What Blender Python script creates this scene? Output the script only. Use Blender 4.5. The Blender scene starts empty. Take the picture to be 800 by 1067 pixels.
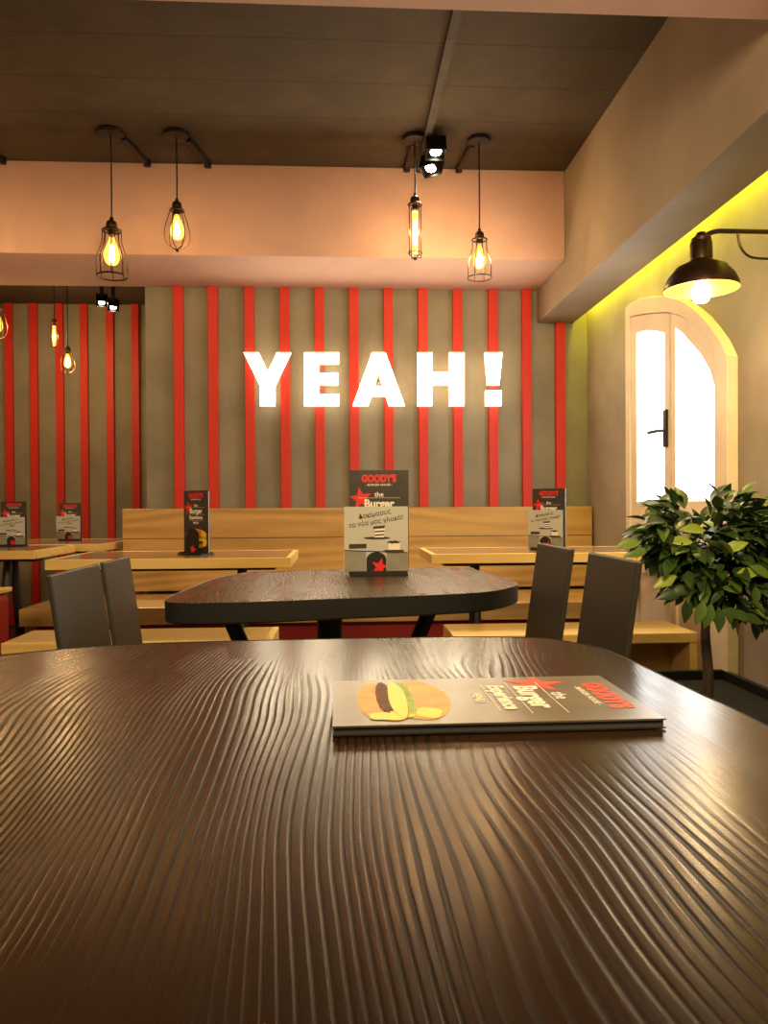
import bpy, math, random
from mathutils import Vector, Matrix
from mathutils.geometry import tessellate_polygon
random.seed(7)
S = bpy.context.scene
C = S.collection
PI = math.pi

# ---------------------------------------------------------------- camera
CZ = 0.95
YAW, PITCH, ROLL = math.atan(46/800), math.radians(0.49), math.radians(0.34)
cam = bpy.data.cameras.new('camera'); camo = bpy.data.objects.new('camera', cam); C.objects.link(camo)
cam.sensor_fit = 'HORIZONTAL'; cam.sensor_width = 36; cam.lens = 36
cam.clip_start = 0.02; cam.clip_end = 100
RM = Matrix.Rotation(-YAW, 3, 'Z') @ Matrix.Rotation(PI/2 - PITCH, 3, 'X') @ Matrix.Rotation(-ROLL, 3, 'Z')
camo.rotation_euler = RM.to_euler(); camo.location = (0, 0, CZ)
S.camera = camo
def ray(px, py): return RM @ Vector(((px-400)/800, -(py-533.5)/800, -1))
def hx(px, py, X): d = ray(px, py); return Vector((0, 0, CZ)) + d*(X/d.x)
def hy(px, py, Y): d = ray(px, py); return Vector((0, 0, CZ)) + d*(Y/d.y)
def hz(px, py, Z): d = ray(px, py); return Vector((0, 0, CZ)) + d*((Z-CZ)/d.z)

# ---------------------------------------------------------------- world, exposure
w = bpy.data.worlds.new('world'); S.world = w; w.use_nodes = True
w.node_tree.nodes['Background'].inputs[0].default_value = (1.0, 0.62, 0.34, 1)
w.node_tree.nodes['Background'].inputs[1].default_value = 0.11
S.view_settings.view_transform = 'Standard'; S.view_settings.look = 'None'
S.view_settings.exposure = 0.0; S.view_settings.gamma = 1; S.view_settings.use_curve_mapping = False
WARM = (1.0, 0.70, 0.36); WARMER = (1.0, 0.74, 0.44)
def light(name, kind, loc, energy, color=WARM, parent=None, **kw):
    l = bpy.data.lights.new(name, kind); l.energy = energy; l.color = color
    for k, v in kw.items():
        if k != 'aim': setattr(l, k, v)
    o = bpy.data.objects.new(name, l); C.objects.link(o); o.location = loc
    if 'aim' in kw:
        o.rotation_euler = (Vector(kw['aim'])-Vector(loc)).to_track_quat('-Z', 'Y').to_euler()
    if parent:
        o.parent = parent
        o.location = Vector(loc)-parent.location
    return o
# the dining room goes on behind the camera; unseen area fills added for brightness
light('fill_left', 'AREA', (-1.5, 0.5, 1.98), 20, WARM, size=0.5, aim=(-0.8, 3.6, 1.0))
light('fill_right', 'AREA', (0.45, 0.3, 1.98), 44, WARM, size=0.5, aim=(0.4, 3.8, 0.6))

# ---------------------------------------------------------------- materials
def mat(name, col, rough=0.6, metal=0.0, emit=0, ecol=None, noise=0, nscale=8, bump=0, bscale=60, trans=0, spec=0.5, coat=0):
    m = bpy.data.materials.new(name); m.use_nodes = True
    nt = m.node_tree; b = nt.nodes['Principled BSDF']
    b.inputs['Base Color'].default_value = (*col, 1); b.inputs['Roughness'].default_value = rough
    b.inputs['Metallic'].default_value = metal; b.inputs['Specular IOR Level'].default_value = spec
    b.inputs['Coat Weight'].default_value = coat
    if emit:
        b.inputs['Emission Color'].default_value = (*(ecol or col), 1); b.inputs['Emission Strength'].default_value = emit
    if trans: b.inputs['Transmission Weight'].default_value = trans
    if noise or bump:
        tc = nt.nodes.new('ShaderNodeTexCoord')
    if noise:
        n = nt.nodes.new('ShaderNodeTexNoise'); n.inputs['Scale'].default_value = nscale; n.inputs['Detail'].default_value = 6
        nt.links.new(tc.outputs['Object'], n.inputs['Vector'])
        r = nt.nodes.new('ShaderNodeMapRange'); r.inputs[1].default_value = .3; r.inputs[2].default_value = .7
        r.inputs[3].default_value = 1-noise; r.inputs[4].default_value = 1+noise
        nt.links.new(n.outputs[0], r.inputs[0])
        mx = nt.nodes.new('ShaderNodeVectorMath'); mx.operation = 'SCALE'; mx.inputs[0].default_value = col
        nt.links.new(r.outputs[0], mx.inputs['Scale']); nt.links.new(mx.outputs[0], b.inputs['Base Color'])
    if bump:
        n2 = nt.nodes.new('ShaderNodeTexNoise'); n2.inputs['Scale'].default_value = bscale; n2.inputs['Detail'].default_value = 5
        nt.links.new(tc.outputs['Object'], n2.inputs['Vector'])
        bp = nt.nodes.new('ShaderNodeBump'); bp.inputs['Strength'].default_value = bump; bp.inputs['Distance'].default_value = .01
        nt.links.new(n2.outputs[0], bp.inputs['Height']); nt.links.new(bp.outputs[0], b.inputs['Normal'])
    return m

def wood(name, dark, light_, along='Y', scale=1.0, rough=.4, relief=0.0, stretch=.12, freq=40, spec=.5, coat=0, swirl=.14, sharp=1.0, crough=.1):
    """rings of a warped distance field: straight grain with cathedral swirls"""
    m = bpy.data.materials.new(name); m.use_nodes = True; nt = m.node_tree; L = nt.links.new
    b = nt.nodes['Principled BSDF']; b.inputs['Roughness'].default_value = rough; b.inputs['Specular IOR Level'].default_value = spec
    b.inputs['Coat Weight'].default_value = coat; b.inputs['Coat Roughness'].default_value = crough
    tc = nt.nodes.new('ShaderNodeTexCoord'); mp = nt.nodes.new('ShaderNodeMapping')
    sc = {'Y': (1, stretch, 1), 'X': (stretch, 1, 1), 'Z': (1, 1, stretch)}[along]
    mp.inputs['Scale'].default_value = [v*scale for v in sc]
    L(tc.outputs['Object'], mp.inputs['Vector'])
    n1 = nt.nodes.new('ShaderNodeTexNoise'); n1.inputs['Scale'].default_value = 3.2; n1.inputs['Detail'].default_value = 1.5
    n1.inputs['Roughness'].default_value = .45
    L(mp.outputs[0], n1.inputs['Vector'])
    sep = nt.nodes.new('ShaderNodeSeparateXYZ'); L(mp.outputs[0], sep.inputs[0])
    a = nt.nodes.new('ShaderNodeMath'); a.operation = 'MULTIPLY_ADD'; L(n1.outputs[0], a.inputs[0]); a.inputs[1].default_value = swirl*5
    src = {'Y': 'X', 'X': 'Y', 'Z': 'X'}[along]
    if along == 'X':      # on upright faces the grain is stacked in Z
        ad = nt.nodes.new('ShaderNodeMath'); ad.operation = 'ADD'; L(sep.outputs['Y'], ad.inputs[0]); L(sep.outputs['Z'], ad.inputs[1]); base = ad.outputs[0]
    else: base = sep.outputs[src]
    L(base, a.inputs[2])
    f = nt.nodes.new('ShaderNodeMath'); f.operation = 'MULTIPLY'; L(a.outputs[0], f.inputs[0]); f.inputs[1].default_value = freq*2*PI/2
    s = nt.nodes.new('ShaderNodeMath'); s.operation = 'SINE'; L(f.outputs[0], s.inputs[0])
    s2 = nt.nodes.new('ShaderNodeMath'); s2.operation = 'MULTIPLY_ADD'; L(s.outputs[0], s2.inputs[0]); s2.inputs[1].default_value = .5; s2.inputs[2].default_value = .5
    pw = nt.nodes.new('ShaderNodeMath'); pw.operation = 'POWER'; L(s2.outputs[0], pw.inputs[0]); pw.inputs[1].default_value = sharp
    n2 = nt.nodes.new('ShaderNodeTexNoise'); n2.inputs['Scale'].default_value = 60; n2.inputs['Detail'].default_value = 4
    L(mp.outputs[0], n2.inputs['Vector'])
    n3 = nt.nodes.new('ShaderNodeTexNoise'); n3.inputs['Scale'].default_value = 5; n3.inputs['Detail'].default_value = 3
    L(mp.outputs[0], n3.inputs['Vector'])
    r3 = nt.nodes.new('ShaderNodeMapRange'); r3.inputs[1].default_value = .38; r3.inputs[2].default_value = .62; r3.inputs[3].default_value = .15; r3.inputs[4].default_value = 1
    L(n3.outputs[0], r3.inputs[0])
    amp = nt.nodes.new('ShaderNodeMath'); amp.operation = 'MULTIPLY'; L(pw.outputs[0], amp.inputs[0]); L(r3.outputs[0], amp.inputs[1])
    mixv = nt.nodes.new('ShaderNodeMath'); mixv.operation = 'MULTIPLY_ADD'; L(n2.outputs[0], mixv.inputs[0]); mixv.inputs[1].default_value = .5; L(amp.outputs[0], mixv.inputs[2])
    cr = nt.nodes.new('ShaderNodeMix'); cr.data_type = 'RGBA'
    cr.inputs[6].default_value = (*light_, 1); cr.inputs[7].default_value = (*dark, 1)
    cl = nt.nodes.new('ShaderNodeMapRange'); cl.inputs[1].default_value = .15; cl.inputs[2].default_value = 1.2
    L(mixv.outputs[0], cl.inputs[0]); L(cl.outputs[0], cr.inputs[0])
    L(cr.outputs[2], b.inputs['Base Color'])
    if relief:
        bp = nt.nodes.new('ShaderNodeBump'); bp.inputs['Strength'].default_value = 1; bp.inputs['Distance'].default_value = relief; bp.invert = True
        L(mixv.outputs[0], bp.inputs['Height']); L(bp.outputs[0], b.inputs['Normal'])
    return m

M = {}
M['concrete_wall'] = mat('concrete_wall', (.26, .245, .18), .8, noise=.16, nscale=3.5, bump=.15, bscale=30)
M['right_wall'] = mat('right_wall', (.34, .305, .25), .75, noise=.18, nscale=3, bump=.12, bscale=18)
M['beam'] = mat('beam', (.27, .215, .16), .7, noise=.15, nscale=2.5, bump=.1, bscale=20)
M['salmon'] = mat('salmon', (.58, .38, .31), .8, bump=.1, bscale=50, noise=.04)
M['red'] = mat('red', (.60, .022, .008), .55)
M['red_dark'] = mat('red_dark', (.30, .012, .008), .5)
M['black'] = mat('black', (.008, .008, .007), .5)
M['black_metal'] = mat('black_metal', (.022, .019, .016), .35, metal=.6)
M['bronze'] = mat('bronze', (.06, .035, .02), .35, metal=.8)
M['charcoal'] = mat('charcoal', (.026, .024, .016), .5)
M['cream'] = mat('cream', (.84, .74, .60), .5, noise=.05)
M['oak'] = wood('oak', (.42, .24, .065), (.62, .40, .13), 'X', freq=26, rough=.35, stretch=.15, spec=.4)
M['oak_edge'] = wood('oak_edge', (.66, .44, .13), (.82, .60, .22), 'X', freq=30, rough=.3, stretch=.1)
M['oak_top'] = wood('oak_top', (.20, .11, .04), (.30, .175, .07), 'X', freq=30, rough=.16, stretch=.1, spec=.6)
def grained(name, dark, light_, relief, rough, seed, amp, fscale=1.0):
    """brushed softwood: hard rings stand proud, soft ones are worn away"""
    m = bpy.data.materials.new(name); m.use_nodes = True; nt = m.node_tree; L = nt.links.new; b = nt.nodes['Principled BSDF']
    b.inputs['Roughness'].default_value = rough; b.inputs['Specular IOR Level'].default_value = .22
    def N(t, **k):
        n = nt.nodes.new('ShaderNode'+t)
        for a, v in k.items(): setattr(n, a, v)
        return n
    def mth(op, a, b_=None, c=None):
        n = N('Math', operation=op)
        for i_, v in enumerate((a, b_, c)):
            if v is None: continue
            if isinstance(v, (int, float)): n.inputs[i_].default_value = v
            else: L(v, n.inputs[i_])
        return n.outputs[0]
    def noise(vec, sc, det=2, ro=.5):
        n = N('TexNoise'); n.inputs['Scale'].default_value = sc; n.inputs['Detail'].default_value = det; n.inputs['Roughness'].default_value = ro
        L(vec, n.inputs['Vector']); return n.outputs[0]
    def rng(v, a, b_, c, d):
        n = N('MapRange'); L(v, n.inputs[0])
        for i_, q in enumerate((a, b_, c, d)): n.inputs[i_+1].default_value = q
        return n.outputs[0]
    def mapped(sx, sy):
        n = N('Mapping'); n.inputs['Scale'].default_value = (sx, sy, 1); n.inputs['Location'].default_value = (seed, seed*1.7, 0); L(tc.outputs['Object'], n.inputs['Vector']); return n.outputs[0]
    tc = N('TexCoord'); sp = N('SeparateXYZ'); L(tc.outputs['Object'], sp.inputs[0])
    w1 = noise(mapped(1, .30), 3.4, 1.6, .4)           # big swirls
    w2 = noise(mapped(1, .22), 12, 2, .5)              # waviness of single rings
    x = mth('MULTIPLY_ADD', w1, amp, sp.outputs['X']); x = mth('MULTIPLY_ADD', w2, .010, x)
    g = mth('SINE', mth('MULTIPLY', x, 23)); g2 = mth('SINE', mth('MULTIPLY', x, 61))
    ph = mth('ADD', mth('MULTIPLY', x, 520*fscale), mth('ADD', mth('MULTIPLY', g, 3.2), mth('MULTIPLY', g2, 1.6)))
    r1 = mth('MULTIPLY_ADD', mth('SINE', ph), .5, .5)
    r1 = mth('POWER', r1, 3.6)
    mask = rng(noise(mapped(1, .4), 4.2, 3, .55), .45, .62, .05, 1.0)
    ring = mth('MULTIPLY', r1, mask)
    fine = noise(mapped(1, .05), 260, 2, .6)
    coarse = noise(mapped(1, .20), 22, 2, .5)
    h = mth('ADD', ring, mth('ADD', mth('MULTIPLY', fine, .22), mth('MULTIPLY', coarse, .20)))
    mixc = N('Mix', data_type='RGBA'); mixc.inputs[6].default_value = (*light_, 1); mixc.inputs[7].default_value = (*dark, 1)
    L(rng(mth('ADD', ring, mth('MULTIPLY', coarse, .7)), .25, 1.25, 0, 1), mixc.inputs[0]); L(mixc.outputs[2], b.inputs['Base Color'])
    L(rng(mth('ADD', ring, coarse), .3, 1.5, rough-.06, rough+.14), b.inputs['Roughness'])
    bp = N('Bump', invert=True); bp.inputs['Strength'].default_value = 1; bp.inputs['Distance'].default_value = relief
    L(h, bp.inputs['Height']); L(bp.outputs[0], b.inputs['Normal'])
    return m
M['dark_wood'] = grained('dark_wood', (.004, .002, .001), (.024, .0105, .004), .00036, .26, 3.1, .33, 1.35)
M['dark_wood2'] = grained('dark_wood2', (.008, .004, .002), (.075, .040, .015), .00020, .30, 8.3, .22, 1.5)
M['floor'] = mat('floor', (.05, .03, .02), .3, noise=.2)
M['white_lit'] = mat('white_lit', (1, .95, .85), .5, emit=18, ecol=(1, .85, .56))
M['letter_side'] = mat('letter_side', (1, .9, .7), .5, emit=3.2, ecol=(1, .82, .5))
M['pane'] = mat('pane', (.9, .95, 1), .15, emit=7.5, ecol=(.93, .97, 1))
M['filament'] = mat('filament', (1, .7, .3), .5, emit=28, ecol=(1, .62, .22))
M['bulb'] = mat('bulb', (1, .72, .35), .05, trans=1.0, emit=.9, ecol=(1, .55, .12))
def bulb_glass():
    nt = M['bulb'].node_tree; L = nt.links.new; nt.nodes.remove(nt.nodes['Principled BSDF'])
    tr = nt.nodes.new('ShaderNodeBsdfTransparent'); tr.inputs[0].default_value = (1, .80, .50, 1)
    gl = nt.nodes.new('ShaderNodeBsdfGlossy'); gl.inputs['Roughness'].default_value = .05
    fr = nt.nodes.new('ShaderNodeFresnel'); fr.inputs[0].default_value = 1.3
    em = nt.nodes.new('ShaderNodeEmission'); em.inputs[0].default_value = (1, .50, .08, 1); em.inputs[1].default_value = .9
    mx = nt.nodes.new('ShaderNodeMixShader'); L(fr.outputs[0], mx.inputs[0]); L(tr.outputs[0], mx.inputs[1]); L(gl.outputs[0], mx.inputs[2])
    ad = nt.nodes.new('ShaderNodeAddShader'); L(mx.outputs[0], ad.inputs[0]); L(em.outputs[0], ad.inputs[1])
    L(ad.outputs[0], nt.nodes['Material Output'].inputs[0])
bulb_glass()
M['spot_lit'] = mat('spot_lit', (1, .95, .8), .5, emit=40, ecol=(1, .92, .75))
M['led'] = mat('led', (1, .95, .2), .5, emit=34, ecol=(.95, .86, .04))
M['lamp_inner'] = mat('lamp_inner', (.9, .52, .03), .35)
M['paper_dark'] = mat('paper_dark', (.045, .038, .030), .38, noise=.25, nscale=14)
M['paper_dark_sheen'] = mat('paper_dark_sheen', (.15, .135, .11), .30, noise=.25, nscale=14)  # dark cover paper again, reflected light painted in as a paler colour
M['paper_light'] = mat('paper_light', (.52, .54, .49), .5, noise=.06)
M['paper_grey'] = mat('paper_grey', (.25, .25, .21), .5, noise=.15, nscale=20)
M['paper_page'] = mat('paper_page', (.50, .49, .42), .6)
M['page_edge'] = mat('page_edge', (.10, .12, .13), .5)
M['print_white'] = mat('print_white', (.85, .82, .72), .5)
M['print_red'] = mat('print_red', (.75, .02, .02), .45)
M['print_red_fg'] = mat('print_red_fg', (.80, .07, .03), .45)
M['print_dark'] = mat('print_dark', (.035, .03, .025), .5)
M['bun'] = mat('bun', (.80, .32, .06), .45, noise=.25, nscale=30)
M['bun_dark'] = mat('bun_dark', (.5, .16, .03), .45)
M['cheese'] = mat('cheese', (.95, .60, .03), .4)
M['patty'] = mat('patty', (.10, .04, .02), .6, noise=.4, nscale=60)
M['lettuce'] = mat('lettuce', (.25, .38, .03), .5, noise=.3, nscale=60)
M['tomato'] = mat('tomato', (.75, .10, .03), .5)
M['cream_print'] = mat('cream_print', (.8, .72, .4), .5)
M['trunk'] = mat('trunk', (.035, .022, .014), .7, noise=.3, nscale=20, bump=.4)
M['soil'] = mat('soil', (.005, .004, .003), .95, bump=.6, bscale=80)
M['acrylic'] = mat('acrylic', (.9, .9, .85), .08, trans=.9)

# ceiling: dark raw concrete cast against boards
def ceiling_mat():
    m = mat('ceiling_board', (.05, .03, .013), .8, bump=.25, bscale=25)
    nt = m.node_tree; L = nt.links.new; b = nt.nodes['Principled BSDF']
    tc = nt.nodes.new('ShaderNodeTexCoord'); sp = nt.nodes.new('ShaderNodeSeparateXYZ'); L(tc.outputs['Object'], sp.inputs[0])
    n = nt.nodes.new('ShaderNodeTexNoise'); n.inputs['Scale'].default_value = 5; n.inputs['Detail'].default_value = 8; L(tc.outputs['Object'], n.inputs['Vector'])
    n2 = nt.nodes.new('ShaderNodeTexNoise'); n2.inputs['Scale'].default_value = 1.6; L(tc.outputs['Object'], n2.inputs['Vector'])
    a = nt.nodes.new('ShaderNodeMath'); a.operation = 'MULTIPLY_ADD'; L(n2.outputs[0], a.inputs[0]); a.inputs[1].default_value = .02; L(sp.outputs['Y'], a.inputs[2])
    d = nt.nodes.new('ShaderNodeMath'); d.operation = 'PINGPONG'; L(a.outputs[0], d.inputs[0]); d.inputs[1].default_value = .145
    r = nt.nodes.new('ShaderNodeMapRange'); r.inputs[1].default_value = .001; r.inputs[2].default_value = .005; r.inputs[3].default_value = .35; r.inputs[4].default_value = 1
    L(d.outputs[0], r.inputs[0])
    r2 = nt.nodes.new('ShaderNodeMapRange'); r2.inputs[1].default_value = .3; r2.inputs[2].default_value = .7; r2.inputs[3].default_value = .75; r2.inputs[4].default_value = 1.25
    L(n.outputs[0], r2.inputs[0])
    k = nt.nodes.new('ShaderNodeMath'); k.operation = 'MULTIPLY'; L(r.outputs[0], k.inputs[0]); L(r2.outputs[0], k.inputs[1])
    v = nt.nodes.new('ShaderNodeVectorMath'); v.operation = 'SCALE'; v.inputs[0].default_value = (.045, .029, .012); L(k.outputs[0], v.inputs['Scale'])
    L(v.outputs[0], b.inputs['Base Color'])
    return m
M['ceiling'] = ceiling_mat()
def leaf_mat():
    m = mat('leaf', (.05, .12, .02), .38)
    nt = m.node_tree; L = nt.links.new; b = nt.nodes['Principled BSDF']
    at = nt.nodes.new('ShaderNodeAttribute'); at.attribute_name = 'tone'
    cr = nt.nodes.new('ShaderNodeValToRGB'); e = cr.color_ramp.elements
    e[0].color = (.02, .045, .012, 1); e[1].color = (.30, .42, .05, 1)
    e.new(.55).color = (.05, .11, .02, 1); e.new(.85).color = (.11, .20, .03, 1)
    L(at.outputs['Fac'], cr.inputs[0]); L(cr.outputs[0], b.inputs['Base Color'])
    b.inputs['Subsurface Weight'].default_value = 0
    return m
M['leaf'] = leaf_mat()

# ---------------------------------------------------------------- mesh helpers
class MB:
    def __init__(s): s.v = []; s.f = []; s.mi = []; s.m = 0
    def add(s, vs, fs):
        n = len(s.v); s.v += [tuple(v) for v in vs]; s.f += [tuple(i+n for i in f) for f in fs]; s.mi += [s.m]*len(fs); return s
    def box(s, lo, hi, mx=None):
        x0, y0, z0 = lo; x1, y1, z1 = hi
        vs = [Vector(p) for p in ((x0,y0,z0),(x1,y0,z0),(x1,y1,z0),(x0,y1,z0),(x0,y0,z1),(x1,y0,z1),(x1,y1,z1),(x0,y1,z1))]
        if mx: vs = [mx @ v for v in vs]
        return s.add(vs, [(0,3,2,1),(4,5,6,7),(0,1,5,4),(1,2,6,5),(2,3,7,6),(3,0,4,7)])
    def tube(s, pts, r, n=10, caps=True, closed=False):
        pts = [Vector(p) for p in pts]; rs = r if isinstance(r, (list, tuple)) else [r]*len(pts)
        rings = []; N = len(pts); prev = None
        for i, p in enumerate(pts):
            if closed: d = pts[(i+1) % N]-pts[i-1]
            else: d = pts[min(i+1, N-1)]-pts[max(i-1, 0)]
            d.normalize()
            if prev is None:
                u = d.orthogonal().normalized()
            else:
                u = (prev - d*prev.dot(d)).normalized()
            prev = u; vv = d.cross(u)
            rings.append([p + (u*math.cos(2*PI*k/n)+vv*math.sin(2*PI*k/n))*rs[i] for k in range(n)])
        vs = [q for rr in rings for q in rr]; fs = []
        for i in range(N if closed else N-1):
            j = (i+1) % N
            for k in range(n):
                fs.append((i*n+k, i*n+(k+1) % n, j*n+(k+1) % n, j*n+k))
        if caps and not closed:
            fs.append(tuple(range(n-1, -1, -1))); fs.append(tuple((N-1)*n+k for k in range(n)))
        return s.add(vs, fs)
    def lathe(s, prof, c=(0,0,0), n=24, mx=None):
        vs = []; fs = []
        for (r, z) in prof:
            for k in range(n):
                v = Vector((r*math.cos(2*PI*k/n), r*math.sin(2*PI*k/n), z))
                if mx: v = mx @ v
                vs.append(v+Vector(c))
        for i in range(len(prof)-1):
            for k in range(n):
                fs.append((i*n+k, i*n+(k+1) % n, (i+1)*n+(k+1) % n, (i+1)*n+k))
        return s.add(vs, fs)
    def prism(s, poly, a, b, fn=lambda x, y, t: (x, y, t)):
        """poly in 2d, extruded from a to b, mapped by fn to 3d"""
        n = len(poly); vs = [fn(x, y, a) for x, y in poly]+[fn(x, y, b) for x, y in poly]
        tris = tessellate_polygon([[Vector((x, y, 0)) for x, y in poly]])
        fs = [tuple(t) for t in tris]+[tuple(i+n for i in reversed(t)) for t in tris]
        fs += [(i, (i+1) % n, (i+1) % n+n, i+n) for i in range(n)]
        return s.add(vs, fs)
    def build(s, name, m, parent=None, smooth=False, bevel=0, kind=None):
        me = bpy.data.meshes.new(name); me.from_pydata([tuple(v) for v in s.v], [], s.f); me.update()
        import bmesh
        bm = bmesh.new(); bm.from_mesh(me); bmesh.ops.recalc_face_normals(bm, faces=bm.faces); bm.to_mesh(me); bm.free()
        for mm in (m if isinstance(m, (list, tuple)) else [m]): me.materials.append(M[mm])
        if any(s.mi):
            for p, i in zip(me.polygons, s.mi): p.material_index = i
        if smooth:
            for p in me.polygons: p.use_smooth = True
            try: me.set_sharp_from_angle(angle=math.radians(40))
            except Exception: pass
        o = bpy.data.objects.new(name, me); C.objects.link(o)
        if parent: o.parent = parent
        if bevel:
            bv = o.modifiers.new('bevel', 'BEVEL'); bv.width = bevel; bv.segments = 2; bv.limit_method = 'ANGLE'
        if kind: o['kind'] = kind
        return o
def empty(name, loc, rz=0):
    o = bpy.data.objects.new(name, None); C.objects.link(o); o.location = loc; o.rotation_euler = (0, 0, rz); o.empty_display_size = .05; return o
def tag(o, label, cat, group=None):
    o['label'] = label; o['category'] = cat
    if group: o['group'] = group
    return o
def copy_tree(o, parent=None):
    c = o.copy(); C.objects.link(c)
    if parent: c.parent = parent
    for ch in list(o.children): copy_tree(ch, c)
    return c
def struct(name, m, *boxes, bevel=0):
    b = MB()
    for lo, hi in boxes: b.box(lo, hi)
    return b.build(name, m, kind='structure', bevel=bevel)
def crom(pts, k=6, closed=False):
    out = []; n = len(pts); rng = range(n) if closed else range(n-1)
    g = (lambda i: pts[i % n]) if closed else (lambda i: pts[max(0, min(n-1, i))])
    for i in rng:
        p0, p1, p2, p3 = g(i-1), g(i), g(i+1), g(i+2)
        for j in range(k):
            t = j/k
            out.append(tuple(.5*((2*b)+(-a+c)*t+(2*a-5*b+4*c-d)*t*t+(-a+3*b-3*c+d)*t**3) for a, b, c, d in zip(p0, p1, p2, p3)))
    if not closed: out.append(tuple(pts[-1]))
    return out

# ---------------------------------------------------------------- the room
XL, XR, YB, YA = -2.75, hy(611.5, 357, 4.54).x, 4.54, 6.27      # left wall, right wall, main back wall, alcove back wall
XE = hy(152, 420, YB).x                        # end of the main back wall
ZC, ZS = 2.69, 2.227
YF = 3.96
XB0, XB1, ZB = hy(559, 337, 4.54).x, hy(597, 337, 4.54).x, hy(575, 337, 4.54).z
struct('floor', 'floor', ((XL-.1, -2.5, -.05), (XR+.1, YA+.1, 0)))
struct('ceiling', 'ceiling', ((XL-.1, -2.5, ZC), (XR+.1, YF+.02, ZC+.08)), ((XL-.1, YF+.02, ZC), (XE+.05, YA+.1, ZC+.08)))
struct('wall_back', 'concrete_wall', ((XE, YB, 0), (XR+.1, YB+.12, ZC+.08)), ((XE, YB+.12, 0), (XE+.12, YA, ZC)))
struct('wall_alcove', 'concrete_wall', ((XL-.1, YA, 0), (XE+.2, YA+.1, ZC+.08)))
struct('trim_1', 'ceiling', ((XL, YB+.02, 2.57), (XE, YA, ZC)))        # lowered dark alcove ceiling
struct('wall_left', 'salmon', ((XL-.1, -2.5, 0), (XL, YA, ZC)))
struct('wall_right', 'right_wall', ((XR, -2.5, 0), (XR+.1, YB, ZC)))
struct('trim_2', 'salmon', ((XL, YF, ZS), (XB0, YB-.001, ZC)), bevel=.004)     # bulkhead over the bench
struct('trim_3', 'salmon', ((XL, 1.25, ZS+.005), (XB0-.002, 1.985, ZC)))        # bulkhead nearer the camera
struct('trim_4', 'beam', ((XB0, -2.5, ZB), (XB1, YB-.002, ZC)), bevel=.006)      # long beam on the right
# light cove behind the beam
struct('trim_5', 'right_wall', ((XB1, -2.5, 2.22), (XR, YB, 2.26)))
b = MB(); b.box((XB1+.006, 1.0, 2.165), (XB1+.03, YB-.02, 2.185))
led = tag(b.build('led_strip', 'led'), 'yellow green light strip tucked in the slot between beam and right wall', 'light strip')

# red slats
def slat(px, Y, z0, z1, label, group, wpx=.055):
    x = hy(px, 400, Y-.03).x
    b = MB(); b.box((x-wpx/2, Y-.035, z0), (x+wpx/2, Y, z1))
    return tag(b.build('wall_slat', 'red', bevel=.002), label, 'wall slat', group)
main = [(186, 'leftmost red wall slat on the main wall, well left of the lit letters'),
 (222, 'red wall slat just left of the letter Y, without touching it'),
 (260, 'red wall slat behind the left arm of the letter Y'),
 (297, 'red wall slat behind the right arm of the letter Y'),
 (333, 'red wall slat behind the letter E'),
 (369, 'red wall slat at the left foot of the letter A'),
 (405, 'red wall slat behind the middle of the letter A'),
 (441, 'red wall slat behind the left upright of the letter H'),
 (477, 'red wall slat behind the right upright of the letter H'),
 (514, 'red wall slat behind the lit exclamation mark'),
 (549, 'red wall slat between the exclamation mark and the beam end'),
 (584, 'short looking red wall slat under the beam end, nearest the right corner')]
for px, lb in main:
    slat(px, YB, .5, ZB-.001 if px == 584 else (ZS-.001 if px != 549 else ZS-.001) , lb, 'red slats on the main wall')
for px, lb in [(-17, 'red slat of the alcove wall at the left picture edge'),
 (9, 'red alcove slat behind the leftmost menu card'), (35, 'red alcove slat between the two menu cards of the alcove'),
 (62, 'red alcove slat behind the hanging tube bulb'), (87.5, 'red alcove slat just right of the smallest round pendant'),
 (114.5, 'red alcove slat below the twin ceiling spots'), (141, 'red alcove slat nearest the corner of the main wall')]:
    slat(px, YA, .02, 2.568, lb, 'red slats on the alcove wall', .058)

# ---------------------------------------------------------------- YEAH! sign
SY = YB-.075
def px2(poly):  # photo outline of a letter -> metres on the wall plane
    return [(hy(x, y, SY).x, hy(x, y, SY).z) for x, y in poly]
letters = {
 'Y': [(254,367.5),(269.5,367.5),(279,388),(288.5,367.5),(303,367.5),(286.5,402),(286.5,423),(271,423),(271,402)],
 'E': [(317,367.5),(353,367.5),(353,379),(332.5,379),(332.5,389),(352,389),(352,401),(332.5,401),(332.5,411),(353,411),(353,423),(317,423)],
 'A': None,
 'H': [(435,367.5),(450,367.5),(450,388),(468,388),(468,367.5),(483.5,367.5),(483.5,423),(468,423),(468,401),(450,401),(450,423),(435,423)]}
def letter(name, polys, label):
    r = empty('sign_letter', (0, 0, 0)); tag(r, label, 'sign letter', 'lit letters of the wall sign')
    cx = sum(p[0] for P in polys for p in P)/sum(len(P) for P in polys)
    zb = min(p[1] for P in polys for p in P)
    r.location = (cx, SY, zb)
    f, s, st = MB(), MB(), MB()
    for P in polys:
        Q = [(x-cx, z-zb) for x, z in P]
        f.prism(Q, -.002, -.004, lambda x, y, t: (x, t, y))
        s.prism(Q, -.002, .030, lambda x, y, t: (x, t, y))
    mid = polys[0]
    zs = [p[1] for P in polys for p in P]
    st.box((-.012, .030, (max(zs)-zb)*.5-.006), (.012, .0755, (max(zs)-zb)*.5+.006))
    s.build('letter_body', 'letter_side', r); f.build('letter_face', 'white_lit', r); st.build('mount', 'black_metal', r)
letter('Y', [px2(letters['Y'])], 'glowing white letter Y at the left of the wall sign')
letter('E', [px2(letters['E'])], 'glowing white letter E, second in the wall sign')
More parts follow.
